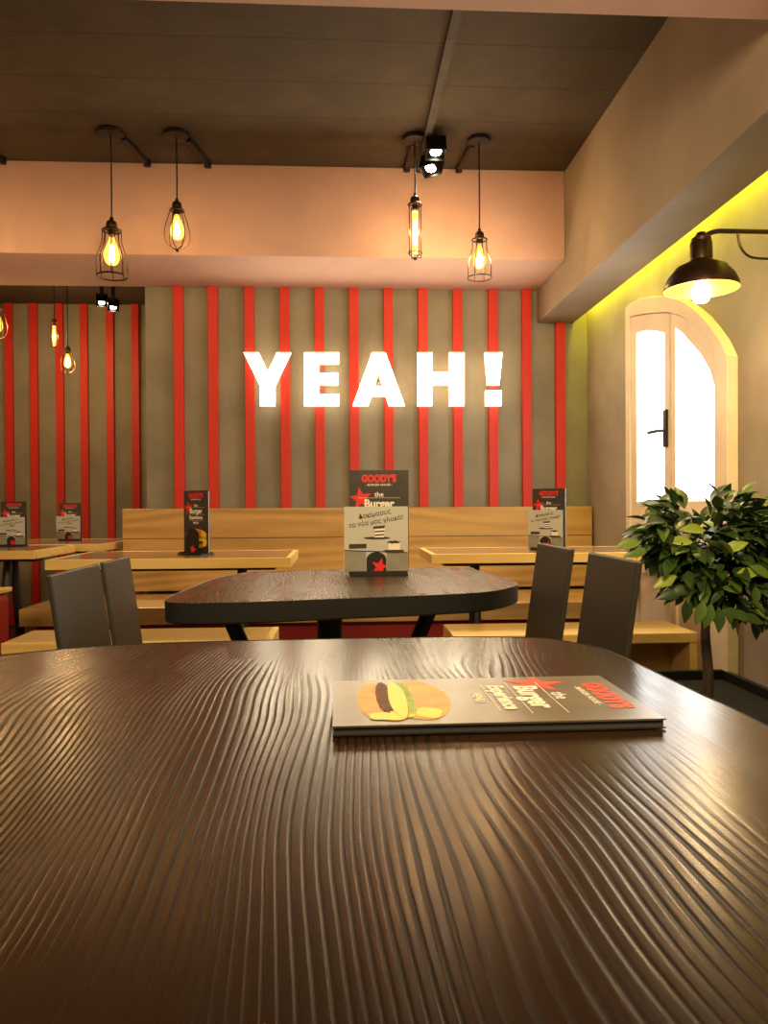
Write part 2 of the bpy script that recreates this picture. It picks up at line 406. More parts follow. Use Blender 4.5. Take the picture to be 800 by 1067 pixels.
# A in three strokes around its counter
A1 = px2([(388,367.5),(401,367.5),(395.5,394),(391,405),(388.5,411),(384,423),(368,423)])
A2 = px2([(401,367.5),(388,367.5),(394.5,394),(399,405),(401,411),(405.5,423),(421,423)])
A3 = px2([(386,402),(404,402),(405,412.5),(384,412.5)])
letter('A', [px2([(387.5,367.5),(401.5,367.5),(421.5,423),(405.5,423),(402,413),(387,413),(383.5,423),(367.5,423),(380.5,387),
                 (394.5,387),(390.5,402.5),(398.5,402.5),(394.6,387),(381,386)])], 'glowing white letter A in the middle of the wall sign')
letter('H', [px2(letters['H'])], 'glowing white letter H just before the exclamation mark')
letter('!', [px2([(505,367.5),(523,367.5),(520,401),(508,401)]), px2([(506,407),(522,407),(522,423),(506,423)])],
       'glowing white exclamation mark ending the wall sign')
lc = hy(390, 395, YB-.25)
# ---------------------------------------------------------------- pendants
def pendant(px, pyt, Y, kind, label, energy, zc=ZC, zb=None, s=1.0, group='caged pendants under the dark ceiling', conduit=True, cx=.095):
    """px: photo column; pyt: photo row of the cage middle"""
    p = hy(px, pyt, Y); H = p.z
    r = empty('pendant_lamp', (p.x, Y, zc)); tag(r, label, 'pendant lamp', group)
    d = H-zc
    b = MB(); b.lathe([(0, 0), (.062*s, 0), (.066*s, -.006), (.062*s, -.018), (.02, -.024), (0, -.024)], n=28); b.build('canopy', 'black_metal', r, smooth=True)
    top = {'bell': .115, 'drop': .105, 'tube': .15}[kind]*s
    b = MB(); b.tube([(0, 0, -.02), (.001, 0, d*.5), (0, 0, d+top+.03*s)], .0035, 8); b.build('cord', 'black', r, smooth=True)
    b = MB(); b.lathe([(0, top+.045*s), (.008*s, top+.043*s), (.010*s, top+.030*s), (.022*s, top+.022*s), (.026*s, top+.006*s), (.024*s, top-.004*s), (.030*s, top-.008*s), (.030*s, top-.016*s), (.016*s, top-.018*s), (.016*s, top-.042*s), (0, top-.042*s)], c=(0, 0, d), n=20)
    b.build('socket', 'bronze', r, smooth=True)
    b = MB(); wr = .0026*s
    if kind == 'bell': prof = [(.040, .098), (.042, .085), (.043, .050), (.050, .020), (.064, -.020), (.068, -.050), (.068, -.115)]; nw = 8
    elif kind == 'drop': prof = [(.034, .088), (.040, .065), (.055, .015), (.064, -.030), (.060, -.070), (.040, -.098), (.010, -.112), (.004, -.115)]; nw = 6
    else: prof = [(.036, .135), (.036, .06), (.036, -.12), (.034, -.136), (.02, -.142), (.004, -.145)]; nw = 4
    pr = crom([(a*s, z*s) for a, z in prof], 4)
    for k in range(nw):
        a = 2*PI*(k+.3)/nw
        b.tube([(q*math.cos(a), q*math.sin(a), z+d) for q, z in pr], wr, 6)
    def ring(rad, z, rr): b.tube([(rad*math.cos(2*PI*k/28), rad*math.sin(2*PI*k/28), z+d) for k in range(28)], rr, 6, closed=True)
    if kind == 'bell': ring(.068*s, -.115*s, .0042*s); ring(.041*s, .096*s, .005*s)
    elif kind == 'drop': ring(.034*s, .088*s, .005*s); b.lathe([(0, -.110*s), (.008*s, -.112*s), (.008*s, -.125*s), (0, -.127*s)], c=(0, 0, d), n=12)
    else: ring(.036*s, .134*s, .004*s); ring(.036*s, -.12*s, .002*s); b.lathe([(0, -.140*s), (.010*s, -.142*s), (.010*s, -.155*s), (0, -.157*s)], c=(0, 0, d), n=12)
    b.build('cage', 'bronze', r, smooth=True)
    if kind == 'tube': bp = [(0, .10), (.014, .095), (.017, .08), (.017, -.10), (.012, -.118), (0, -.122)]; fl = .085
    else: bp = [(.012, .065), (.014, .05), (.026, .020), (.034, -.01), (.034, -.035), (.022, -.058), (0, -.066)]; fl = .045
    b = MB(); b.lathe([(a*s, z*s) for a, z in crom(bp, 4)], c=(0, 0, d), n=24); bu = b.build('bulb', 'bulb', r, smooth=True)
    b = MB()
    for k in range(4):
        a = 2*PI*k/4+.4; q = .009*s
        b.tube([(q*math.cos(a)*.4, q*math.sin(a)*.4, d+fl*s*.7), (q*math.cos(a), q*math.sin(a), d+fl*s*.2), (q*math.cos(a), q*math.sin(a), d-fl*s*.8), (q*.3*math.cos(a), q*.3*math.sin(a), d-fl*s)], .003*s, 6)
    b.build('filament', 'filament', bu, smooth=True)
    if conduit:
        b = MB(); L = YF-Y
        b.tube([(cx*.5, .03, -.014), (cx*.75, .12, -.016), (cx, L-.02, -.016)], .013, 10)
        b.lathe([(0, 0), (.018, 0), (.018, -.03), (0, -.034)], c=(cx, L-.03, 0), n=14); b.build('conduit', 'black_metal', r, smooth=True)
    light('pendant_glow', 'POINT', (p.x, Y, H-.01*s), energy, WARMER, parent=r, shadow_soft_size=.02)
    return r
pendant(116.5, 262, 3.64, 'bell', 'bell shaped wire cage pendant, leftmost under the main ceiling', 2.2)
pendant(184.5, 237, 3.64, 'drop', 'teardrop wire cage pendant beside the bell shaped one on the left', 2.2, s=.9)
pendant(432.5, 240, 3.63, 'tube', 'slim tube caged pendant next to the ceiling spots', 9, s=.9, cx=-.012)
pendant(499.5, 268, 3.63, 'bell', 'bell shaped wire cage pendant, rightmost beside the beam', 11, s=.85, cx=-.05)
pendant(-52, 250, 3.60, 'drop', 'teardrop pendant of the same row, just outside the left picture edge', 7, s=.9)
pendant(-3, 336, 5.1, 'drop', 'round bulb pendant cut by the left picture edge, in the alcove', 9, zc=2.57, s=.95, group='small pendants in the alcove', conduit=False)
pendant(56.5, 349, 5.5, 'tube', 'small tube bulb pendant hanging in the alcove', 10, zc=2.57, s=.62, group='small pendants in the alcove', conduit=False)
pendant(70.5, 376, 5.3, 'drop', 'lowest small teardrop pendant hanging in the alcove', 9, zc=2.57, s=.72, group='small pendants in the alcove', conduit=False)

# ---------------------------------------------------------------- track spots
xt = .42
b = MB(); b.box((xt-.017, 1.99, ZC-.028), (xt+.017, YF-.005, ZC)); 
tag(b.build('lighting_track', 'trunk'), 'long black lighting track on the dark ceiling holding two spots', 'lighting track')
def spot(X, Y, z, label, aim, energy, group, s=1.0, top=ZC-.028):
    r = empty('spotlight', (X, Y, top)); tag(r, label, 'spotlight', group)
    b = MB(); b.box((-.012*s, -.02*s, z-top+.035*s), (.012*s, .02*s, 0)); b.build('mount', 'black', r)
    d = (Vector(aim)-Vector((X, Y, z))).normalized(); q = d.to_track_quat('Z', 'Y').to_matrix().to_4x4()
    mx = Matrix.Translation((0, 0, z-top)) @ q
    b = MB(); a = .046*s
    b.box((-a, -a*.8, -.06*s), (a, a*.8, .0), mx)
    for sx in (-1, 1): b.box((sx*a-.003 if sx > 0 else -a, -a*.8, 0), (a if sx > 0 else -a+.003, a*.8, .02*s), mx)
    b.box((-a, -a*.8, 0), (a, -a*.8+.003, .02*s), mx); b.box((-a, a*.8-.003, 0), (a, a*.8, .02*s), mx)
    hd = b.build('housing', 'black_metal', r)
    b = MB(); b.lathe([(0, .004), (.020*s, .004), (.026*s, .002), (0, .001)], n=20, mx=mx.to_3x3().to_4x4(), c=mx.translation); b.build('lens', 'spot_lit', r)
    l = light('spot_beam', 'SPOT', (0, 0, 0), energy, (1, .80, .55), spot_size=math.radians(70), spot_blend=.8, shadow_soft_size=.025)
    l.parent = r; l.location = Vector((0, 0, z-top))+d*.03; l.rotation_euler = d.to_track_quat('-Z', 'Y').to_euler()
    return r
spot(hy(454, 158, 3.58).x, 3.58, hy(454, 158, 3.58).z, 'upper black square track spotlight pointing down at the tables', (.45, 2.9, .6), 80, 'track spots')
spot(hy(448.5, 175, 3.75).x, 3.75, hy(448.5, 175, 3.75).z, 'lower black square track spotlight, nearer the salmon bulkhead', (-.1, 3.0, .6), 80, 'track spots')
for px, py, lb in ((106, 315, 'left spot of the dark twin ceiling spots in the alcove'), (118, 320, 'right spot of the dark twin ceiling spots in the alcove')):
    p = hy(px, py, 5.2); spot(p.x, 5.2, p.z, lb, (p.x+.3, 4.4, .5), 30, 'alcove ceiling spots', s=.8, top=2.57)

# ---------------------------------------------------------------- gooseneck wall lamp
YLm = 2.35
lp = hy(730.5, 302, YLm)
r = empty('wall_lamp', (XR, YLm, lp.z)); tag(r, 'bronze barn lamp on a curved arm over the glazed door', 'wall lamp')
ox = lp.x-XR
sh = MB(); R = .112
sh.lathe([(.030, .150), (.033, .146), (.034, .092), (.046, .084), (.075, .070), (.100, .040), (R, .012), (R, .0), (R-.004, .0), (R-.006, .012), (.096, .036), (.07, .062), (.030, .075), (0, .076)], c=(ox, 0, 0), n=48)
sh.m = 0; so = sh.build('lamp_shade', ['bronze', 'lamp_inner'], r, smooth=True)
for p in so.data.polygons:
    c = p.center; rr = math.hypot(c.x-ox, c.y)
    if (c.z < .077 and p.normal.z < -.05 and rr < R-.002): p.material_index = 1
b = MB(); b.lathe([(0, .178), (.014, .178), (.018, .168), (.030, .160), (.030, .150), (0, .15)], c=(ox, 0, 0), n=24); b.build('shade_cap', 'bronze', r, smooth=True)
za = hy(765, 241, YLm).z-lp.z
arm = [(ox, 0, .17), (ox, 0, za-.06), (ox+.012, 0, za-.02), (ox+.045, 0, za-.002), (ox+.10, 0, za), (-.02, 0, za), (0, 0, za)]
b = MB(); b.tube(crom(arm, 6), .0075, 10); b.build('arm', 'bronze', r, smooth=True)
b = MB(); b.tube(crom([(ox+.118, 0, za-.006), (ox+.125, 0, za-.045), (ox+.155, 0, za-.078), (ox+.22, 0, za-.085), (-.01, 0, za-.085), (0, 0, za-.085)], 5), .004, 8); b.build('brace', 'bronze', r, smooth=True)
b = MB(); b.lathe([(0, 0), (.055, 0), (.055, -.008), (.045, -.014), (0, -.014)], c=(0, 0, za-.03), n=24, mx=Matrix.Rotation(PI/2, 4, 'Y'))
b.build('wall_plate', 'bronze', r, smooth=True)
b = MB(); b.lathe(crom([(.013, .06), (.015, .03), (.024, .004), (.028, -.014), (.020, -.036), (0, -.042)], 4), c=(ox, 0, 0), n=24); b.build('bulb', 'spot_lit', r, smooth=True)
light('lamp_glow', 'POINT', (lp.x, YLm, lp.z-.055), 8, (1, .66, .26), parent=r, shadow_soft_size=.03)

# ---------------------------------------------------------------- glazed door on the right wall
XD = XR-.001
def dp(pts): return [(hx(x, y, XR-.045).y, hx(x, y, XR-.045).z) for x, y in pts]
fx = lambda x, y, t: (t, x, y)
outer = dp([(757,371),(749,354),(740,341),(731,330),(721,321),(709,313),(695,308.5),(680,308.5),(665,311.5),(656,316),(651,321)])
inner = dp([(749.5,380),(744,364),(735,350),(725,340),(714,332),(706,328),(696,325.5),(684,325.5),(670,327),(661,328.5),(655.5,330)])
yR, yL = outer[0][0], outer[-1][0]
iR, iL = inner[0][0], inner[-1][0]
d1 = empty('door_1', (0, 0, 0)); d1['kind'] = 'structure'
zb = .12
b = MB()
P = [(yR, zb)]+outer+[(yL, zb)]+[(iL, zb)]+list(reversed(inner))+[(iR, zb)]
b.prism(P, XR-.045, XD, fx); b.build('door_frame', 'cream', d1, bevel=.003)
ym = hx(697, 400, XR-.04).y
def at_y(poly, y):
    for (a, za_), (c, zc_) in zip(poly, poly[1:]):
        if min(a, c) <= y <= max(a, c) and a != c: return za_+(zc_-za_)*(y-a)/(c-a)
    return min(poly, key=lambda q: abs(q[0]-y))[1]
def leaf(y0, y1, topf, pane, label):
    """door leaf between y0 < y1; pane polygon cut into it"""
    ys = [y0+(y1-y0)*k/10 for k in range(11)]
    top = [(y, topf(y)-.004) for y in ys]
    pz0 = min(z for _, z in pane); up = [q for q in pane if q[1] > pz0+.02]; pL = min(y for y, _ in up); pR = max(y for y, _ in up)
    def ptop(y): return at_y(sorted(up), y)
    b = MB()
    b.prism([(y0, zb), (pL, zb), (pL, topf(pL)-.004)]+[q for q in reversed(top) if q[0] < pL-1e-4], XR-.036, XR-.004, fx)
    b.prism([(pR, zb), (y1, zb)]+[q for q in reversed(top) if q[0] > pR+1e-4]+[(pR, topf(pR)-.004)], XR-.036, XR-.004, fx)
    b.prism([(pL, .62), (pR, .62), (pR, pz0), (pL, pz0)], XR-.036, XR-.004, fx)
    b.prism([(pL, zb), (pR, zb), (pR, .22), (pL, .22)], XR-.036, XR-.004, fx)
    b.prism([(pL, .22), (pR, .22), (pR, .62), (pL, .62)], XR-.022, XR-.004, fx)
    xs = [pL+(pR-pL)*k/10 for k in range(11)]
    b.prism([(y, ptop(y)) for y in xs]+[(y, max(topf(y)-.004, ptop(y)+.002)) for y in reversed(xs)], XR-.036, XR-.004, fx)
    o = b.build('door_leaf', 'cream', d1, bevel=.002)
    g = MB(); g.prism([(pL, pz0), (pR, pz0)]+[(y, ptop(y)) for y in reversed(xs)], XR-.022, XR-.014, fx); g.build('glass_pane', 'pane', o)
    return o
topf = lambda y: at_y(inner, y)
pl = dp([(661,523),(661,347),(668,344.5),(680,344.5),(690,347),(690.5,523)])
prr = dp([(701,522),(701,341),(708,347),(718,358),(728,370),(737,386),(741.5,402),(742,521)])
leaf(ym+.004, iL, topf, pl, ''); lf = leaf(iR, ym-.004, topf, prr, '')
b = MB()
h = hx(693.5, 430, XR-.04); b.box((XR-.048, h.y-.014, hx(693.5, 466, XR-.04).z), (XR-.036, h.y+.014, hx(693.5, 427, XR-.04).z))
b.tube([(XR-.048, h.y, h.z-.08), (XR-.075, h.y, h.z-.08), (XR-.078, h.y+.10, h.z-.08)], .008, 10)
b.build('door_handle', 'black_metal', lf, smooth=True)

# ---------------------------------------------------------------- benches
def bench_wall():
    r = empty('wall_bench', (0, YB, 0)); tag(r, 'long oak wall bench with tall back and red base below the lit letters', 'bench')
    x0 = hy(127.5, 560, 4.42).x; x1 = XR-.012
    b = MB(); b.box((x0, -.12, .77), (x1, -.040, .938)); b.build('backrest', 'oak', r, bevel=.003)
    b = MB(); b.box((x0, -.115, .47), (x1, -.040, .768)); b.build('lower_backrest', 'oak', r, bevel=.003)
    b = MB(); b.box((-1.56, -.72, .37), (x1, -.118, .455)); b.build('seat', 'oak', r, bevel=.004)
    b = MB(); b.box((-1.50, -.66, 0), (x1-.02, -.14, .368)); b.build('base', 'red_dark', r)
bench_wall()
def bench(x0, x1, y0, y1, label):
    r = empty('bench', ((x0+x1)/2, (y0+y1)/2, 0)); tag(r, label, 'bench', 'low oak benches in front of the oak tables')
    hw, hd = (x1-x0)/2, (y1-y0)/2
    b = MB(); b.box((-hw, -hd, .41), (hw, hd, .45)); b.build('seat', 'oak_edge', r, bevel=.003)
    for s in (-1, 1):
        b = MB(); b.box((s*hw-(.03 if s > 0 else 0), -hd+.003, 0), (s*hw+(.03 if s < 0 else 0), hd-.003, .409)); b.build('end_panel', 'oak_edge', r, bevel=.002)
    b = MB(); b.box((-hw+.031, .02, .20), (hw-.031, .045, .409)); b.build('apron', 'oak', r)
    b = MB(); b.box((-hw+.031, -.02, .06), (hw-.031, .018, .19)); b.build('stretcher', 'red_dark', r)
bench(-1.25, hz(287, 660, .45).x, 2.90, 3.20, 'low oak bench on the left, tucked under the left oak table')
bench(hz(463, 652, .45).x, hz(738, 663, .45).x, 2.90, 3.20, 'low oak bench on the right, ending beside the leafy plant')

# ---------------------------------------------------------------- oak tables
def oak_table(x0, x1, y0, y1, label, trestle=False):
    cx, cy = (x0+x1)/2, (y0+y1)/2; hw, hd = (x1-x0)/2, (y1-y0)/2
    r = empty('oak_table', (cx, cy, 0)); tag(r, label, 'table', 'light oak tables with pale edges')
    b = MB(); e = .022
    b.box((-hw+e, -hd+e, .715), (hw-e, hd-e, .7500)); b.build('tabletop', 'oak_top', r)
    b = MB()
    b.box((-hw, -hd, .712), (hw, -hd+e-.0005, .7503)); b.box((-hw, hd-e+.0005, .712), (hw, hd, .7503))
    b.box((-hw, -hd+e, .712), (-hw+e-.0005, hd-e, .7503)); b.box((hw-e+.0005, -hd+e, .712), (hw, hd-e, .7503))
    b.build('edge_band', 'oak_edge', r, bevel=.0015)
    b = MB(); b.box((-hw+.08, -.04, .685), (hw-.08, .04, .713)); b.build('under_rail', 'black', r)
    for s in (-1, 1):
        xx = s*(hw-.22)
        for t in (-1, 1):
            b = MB(); b.tube([(xx, t*.03, .70), (xx+.0, t*(hd-.12), .0)], .022 if trestle else .016, 8); b.build('leg', 'black', r, smooth=True)
    return r
TL = oak_table(hz(34, 586, .75).x, hz(302, 582, .75).x, 2.98, 3.52, 'light oak table left of centre holding a dark upright menu')
TR = oak_table(hz(448, 577, .75).x, 1.40, 3.10, 3.58, 'light oak table on the right, half hidden by the charcoal chairs')
TA = oak_table(-2.45, hz(43, 573, .75).x, 3.62, hz(92, 567.6, .75).y, 'oak table at the left picture edge on dark slanted legs', True)
TB = oak_table(-2.3, hz(105, 567.5, .75).x, hz(92, 567.6, .75).y+.05, 4.95, 'farthest oak table, in the alcove behind the left edge one', True)
# dark red seat by the left picture edge
r = empty('stool', (-1.672, 3.25, 0)); tag(r, 'dark red seat with pale top edge at the left picture edge', 'stool')
b = MB(); b.box((-.24, -.18, .0), (.24, .18, .585)); b.build('seat_body', 'red_dark', r, bevel=.03)
b = MB(); b.box((-.245, -.185, .586), (.245, .185, .605)); b.build('seat_top', 'oak_edge', r, bevel=.004)

# ---------------------------------------------------------------- dark tables
def dark_table(pts, label, grain, base):
    cx = sum(p[0] for p in pts)/len(pts); cy = sum(p[1] for p in pts)/len(pts)
    r = empty('dark_table', (cx, cy, 0)); tag(r, label, 'table', 'dark wood tables with black rims')
    Q = [(x-cx, y-cy) for x, y in pts]
    n = len(Q)
    In = []
    for i in range(n):
        a, b_, c = Vector(Q[i-1]), Vector(Q[i]), Vector(Q[(i+1) % n]); t = (c-a).normalized(); nn = Vector((-t.y, t.x))
        if nn.dot(-b_) < 0: nn = -nn
        In.append(tuple(b_+nn*.003))
    b = MB(); b.prism(In, .705, .7497); b.build('tabletop', grain, r)
    b = MB()
    vs = [(x, y, z) for (x, y) in Q for z in (.708, .7495)]+[(x, y, z) for (x, y) in In for z in (.708, .7495)]
    vs2 = [(x, y, .7505) for (x, y) in [((q[0]+i_[0])/2, (q[1]+i_[1])/2) for q, i_ in zip(Q, In)]]
    fs = []
    for i in range(n):
        j = (i+1) % n
        fs.append((2*i, 2*j, 2*j+1, 2*i+1)); fs.append((2*n+2*i, 2*n+2*i+1, 2*n+2*j+1, 2*n+2*j))
        fs.append((2*i+1, 2*j+1, 4*n+j, 4*n+i)); fs.append((4*n+i, 4*n+j, 2*n+2*j+1, 2*n+2*i+1)); fs.append((2*i, 2*n+2*i, 2*n+2*j, 2*j))
    b.add(vs+vs2, fs); b.build('rim', 'black', r, smooth=True)
    base(r)
    return r
def base_a(r):
    b = MB(); b.tube([(-.04, 0, .03), (-.04, 0, .70)], .033, 16); b.build('column', 'black', r, smooth=True)
    for s in (-1, 1):
        b = MB(); b.tube([(-.04+s*.02, 0, .12), (-.04+s*.27, 0, .704)], .02, 10); b.build('brace', 'black', r, smooth=True)
    b = MB(); b.box((-.30, -.05, 0), (.22, .05, .03)); b.box((-.09, -.26, 0), (.01, .26, .029)); b.build('foot', 'black', r, bevel=.004)
FG = [(.384,.30),(.384,.69),(.379,.783),(.375,.889),(.367,1.027),(.341,1.088),(.302,1.133),(.211,1.155),(.09,1.158),(-.08,1.156),(-.2,1.150),(-.30,1.138),(-.39,1.108),(-.47,1.062),(-.55,.97),(-.60,.85),(-.62,.68),(-.62,.30)]
FG = crom(FG, 5)+[(-.60, .16), (-.56, .12), (.33, .12), (.37, .16)]
dark_table(FG, 'large dark grained wood table filling the foreground, menu lying on it', 'dark_wood', base_a)
T2 = [hz(x, y, .75) for x, y in [(172,626),(185,628.3),(225,628.3),(290,626.5),(350,624),(440,620.6),(500,617.4),(528,613),(539.5,608.5),(530,603.5),(512,598.5),(497,594),(483,591),(400,592.5),(300,595),(264,596),(243,598.5),(222,603),(195,613.5),(176,621.5)]]
T2 = crom([(p.x, p.y) for p in T2], 4, closed=True)
dark_table(T2, 'smaller dark wood table in mid distance with thick black rim, menu standing on it', 'dark_wood2', base_a)

# ---------------------------------------------------------------- chairs
def chair(side, Xt, ztop, planks, label):
    """planks: (y0, y1) of the two upright back boards; the back leans away from the table"""
    yc = (planks[0][0]+planks[1][1])/2
    r = empty('side_chair', (side*(Xt-.26), yc, 0)); tag(r, label, 'chair', 'charcoal chairs at the middle table')
    ox = side*.26                                     # back top x in local space
    lean = math.tan(math.radians(8))
    xb = lambda z: ox-side*(ztop-z)*lean
    for y0, y1 in planks:
        b = MB(); z0 = .50
        wd = .012
        vs = []
        for z, cut in ((z0, 0), (ztop, 0)):
            for y in (y0-yc, y1-yc):
                for t in (0, side*.010):
                    vs.append((xb(z)-side*.014+t, y, z))
        b.add(vs, [(0,1,3,2),(4,5,7,6),(0,1,5,4),(2,3,7,6),(0,2,6,4),(1,3,7,5)]); b.build('back_board', 'charcoal', r, bevel=.003)
    hw = (planks[1][1]-planks[0][0])/2
    b = MB(); b.box((-.20, -min(.21, hw), .43), (.20, min(.21, hw), .455)); b.build('seat', 'charcoal', r, bevel=.008)
    for y in (-.12, .12):
        b = MB(); b.tube([(side*.16, y, .445), (xb(.50)-side*.03, y, .47), (xb(.60)-side*.026, y, .60)], .011, 8)
        b.build('back_bracket', 'black_metal', r, smooth=True)
    for sx in (-1, 1):
        for sy in (-1, 1):
            b = MB(); b.tube([(sx*.16, sy*.16, .432), (sx*.21, sy*.19, 0)], .013, 8); b.build('leg', 'black_metal', r, smooth=True)
    return r
def ys(X, *pxs): return [hx(px, 590, X).y for px in pxs]
a = ys(-.545, 44.5, 97, 101.5, 129.5)
chair(-1, .545, hx(70, 593.5, -.545).z, ((a[0], a[1]), (a[2], a[3])), 'charcoal chair with split board back left of the middle table')
a = ys(.475, 673, 620.5, 601.5, 566)
chair(1, .475, hx(646, 580, .475).z, ((a[0], a[1]), (a[2], a[3])), 'charcoal chair with split board back right of the middle table')

# ---------------------------------------------------------------- menus
def text(name, s, size, loc, m, parent, bold=0, rot=0, xs=1.0, align='CENTER', z=.0012, extra=0):
    cu = bpy.data.curves.new(name, 'FONT'); cu.body = s; cu.size = size; cu.align_x = align; cu.align_y = 'CENTER'; cu.offset = bold; cu.resolution_u = 3; cu.extrude = .0001
    o = bpy.data.objects.new(name, cu); C.objects.link(o); bpy.context.view_layer.update()
    me = bpy.data.meshes.new_from_object(o.evaluated_get(bpy.context.evaluated_depsgraph_get()))
    bpy.data.objects.remove(o); me.materials.clear(); me.materials.append(M[m]); me.name = name
    me.transform(Matrix.Translation((loc[0], loc[1], z)) @ Matrix.Rotation(rot, 4, 'Z') @ Matrix.Diagonal((xs, 1, 1, 1)))
    q = bpy.data.objects.new(name, me); C.objects.link(q); q.parent = parent; return q
def star(cx, cy, R, rot=0, q=.42):
    return [(cx+(R if k % 2 == 0 else R*q)*math.cos(PI/2+rot+k*PI/5), cy+(R if k % 2 == 0 else R*q)*math.sin(PI/2+rot+k*PI/5)) for k in range(10)]
def flat(name, polys, m, parent, z=.001, th=.0002):
    b = MB()
    for P in polys: b.prism(P, z, z+th)
    return b.build(name, m, parent)
def blob(cx, cy, rx, ry, n=28, wob=0, f=5, ph=0):
    return [(cx+rx*(1+wob*math.sin(f*2*PI*k/n+ph))*math.cos(2*PI*k/n), cy+ry*(1+wob*math.sin(f*2*PI*k/n+ph))*math.sin(2*PI*k/n)) for k in range(n)]
W, H = .172, .295
def clip(P, W=W, H=H): return [(max(-W/2+.001, min(W/2-.001, x)), max(.001, min(H-.001, y))) for x, y in P]
def menu(parent, fg=False, z=0):
    """cover in local x right, y up from the bottom edge, z towards the reader"""
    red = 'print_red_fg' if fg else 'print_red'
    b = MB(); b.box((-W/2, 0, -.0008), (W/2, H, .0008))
    cover = b.build('cover', 'paper_dark_sheen' if fg else 'paper_dark', parent)
    b = MB(); b.box((-W/2+.002, .001, -.0065), (W/2-.001, H-.002, -.0009)); b.build('pages', 'page_edge' if fg else 'paper_page', parent)
    b = MB(); b.box((-W/2, 0, -.0082), (W/2, H, -.0067)); b.build('back_cover', 'paper_dark', parent)
    text('shop_name', "GOODY'S", .0285, (0, .270), red, cover, bold=.0016, xs=.80)
    text('shop_line', '- BURGER HOUSE -', .0088, (0, .2525), 'print_white', cover, bold=.0001, xs=1.05)
    flat('star_emblem', [clip(star(-.053, .213, .034, .15))], red, cover)
    text('title_word', 'the', .020, (0, .2245), 'print_white', cover, bold=.0003, z=.0014)
    flat('rule_line', [[(-.06, .2145), (.062, .2145), (.062, .2153), (-.06, .2153)], [(-.06, .1815), (.062, .1815), (.062, .1823), (-.06, .1823)], [(-.05, .1535), (.052, .1535), (.052, .1543), (-.05, .1543)]], 'print_white', cover, z=.0012)
    text('title_word', 'Burger', .033, (0, .1975), 'print_white', cover, bold=.0012, z=.0014, xs=.95)
    text('title_word', 'Experience', .0235, (0, .1675), 'print_white', cover, bold=.0009, z=.0014, xs=.88)
    text('title_word', 'MENU', .0135, (0, .142), 'print_white', cover, bold=.0004, z=.0014)
    # printed burger
    flat('printed_bun', [blob(0, .084, .074, .030, wob=.01), blob(0, .040, .070, .016)], 'bun', cover, z=.0010)
    flat('printed_lettuce', [blob(.0, .072, .070, .0065, 60, .12, 9)], 'lettuce', cover, z=.0013)
    flat('printed_tomato', [blob(.012, .066, .056, .0055)], 'tomato', cover, z=.0016)
    flat('printed_cheese', [blob(0, .063, .068, .0085, 40, .04, 4)], 'cheese', cover, z=.0019)
    flat('printed_patty', [blob(-.010, .0505, .060, .0078, 60, .045, 13)], 'patty', cover, z=.00175)
    flat('printed_glaze', [blob(.060, .052, .014, .020, 30, .1, 5), blob(.052, .088, .018, .012, 30, .1, 4)], 'cheese', cover, z=.0015)
    return cover
def leaflet(parent):
    w_, h_ = .183, .190; a, ah = .0285, .060
    hole = [(a, 0)]+[(a*math.cos(t*PI/12)*(1), ah-a*.75+a*.75*math.sin(t*PI/12)) for t in range(0, 13)]+[(-a, 0)]
    P = [(-w_/2, 0), (-w_/2, h_), (w_/2, h_), (w_/2, 0)]+hole
    b = MB(); b.prism(P, 0, .0008); sheet = b.build('sheet', 'paper_light', parent)
    z = .0009
    # printed table top, cakes, captions
    g = MB(); g.prism([(-w_/2+.001, .001), (-a-.001, .001), (-a-.001, .064), (-w_/2+.001, .064)], z, z+.0002); g.build('printed_board', 'paper_grey', sheet); g = MB(); g.prism([(a+.001, .001), (w_/2-.001, .001), (w_/2-.001, .057), (a+.001, .057)], z, z+.0002)
    g.build('printed_board', 'paper_grey', sheet)
    flat('printed_shelf_edge', [[(-w_/2+.001, .064), (w_/2-.001, .056), (w_/2-.001, .059), (-w_/2+.001, .067)]], 'print_dark', sheet, z=z+.0003)
    flat('printed_cake', [[(-.078, .070), (-.028, .071), (-.028, .084), (-.078, .083)], blob(.002, .100, .038, .004), blob(.05, .062, .030, .006, wob=.03)], 'print_dark', sheet, z=z+.0005)
    flat('printed_cake_slice', [[(.034, .066), (.068, .066), (.068, .088), (.036, .086)], [(-.006, .102), (.022, .102), (.026, .132), (-.004, .130)]], 'print_white', sheet, z=z+.0007)
    flat('printed_cream_layer', [[(-.008, .126), (.024, .128), (.026, .136), (-.008, .133)], [(-.006, .116), (.024, .118), (.024, .122), (-.004, .120)], [(-.006, .106), (.022, .108), (.022, .112), (-.004, .110)], blob(.05, .088, .018, .004, 30, .2, 6)], 'print_dark', sheet, z=z+.0009)
    text('slogan', 'Δοκίμασες', .0190, (-.004, .168), 'print_dark', sheet, bold=.00025, rot=.17, z=z+.0003)
    text('slogan', 'τα νέα μας γλυκά?', .0180, (.0, .147), 'print_dark', sheet, bold=.00025, rot=.16, z=z+.0003)
    return sheet
def holder(parent, plate_w=.088, plate_h=.118):
    b = MB(); b.box((-.084, -.006, -.045), (.084, .0, .035)); b.box((-.084, 0, .016), (.084, .006, .020)); b.box((-.084, 0, -.034), (.084, .006, -.030)); b.build('base', 'black', parent)
    a = plate_w/2
    P = [(-a, 0)]+[(a*math.cos(t*PI/14), plate_h-a*.8+a*.8*math.sin(t*PI/14)) for t in range(14, -1, -1)]+[(a, 0)]
    b = MB(); b.prism(P, .0125, .0150); pl_ = b.build('front_plate', 'black', parent)
    flat('star_emblem', [[(x, max(y, .002)) for x, y in star(.004, .018, .026, -.25)]], 'print_red', pl_, z=.0152)
    b = MB(); b.prism(P, -.025, -.0225); b.build('back_plate', 'black', parent)
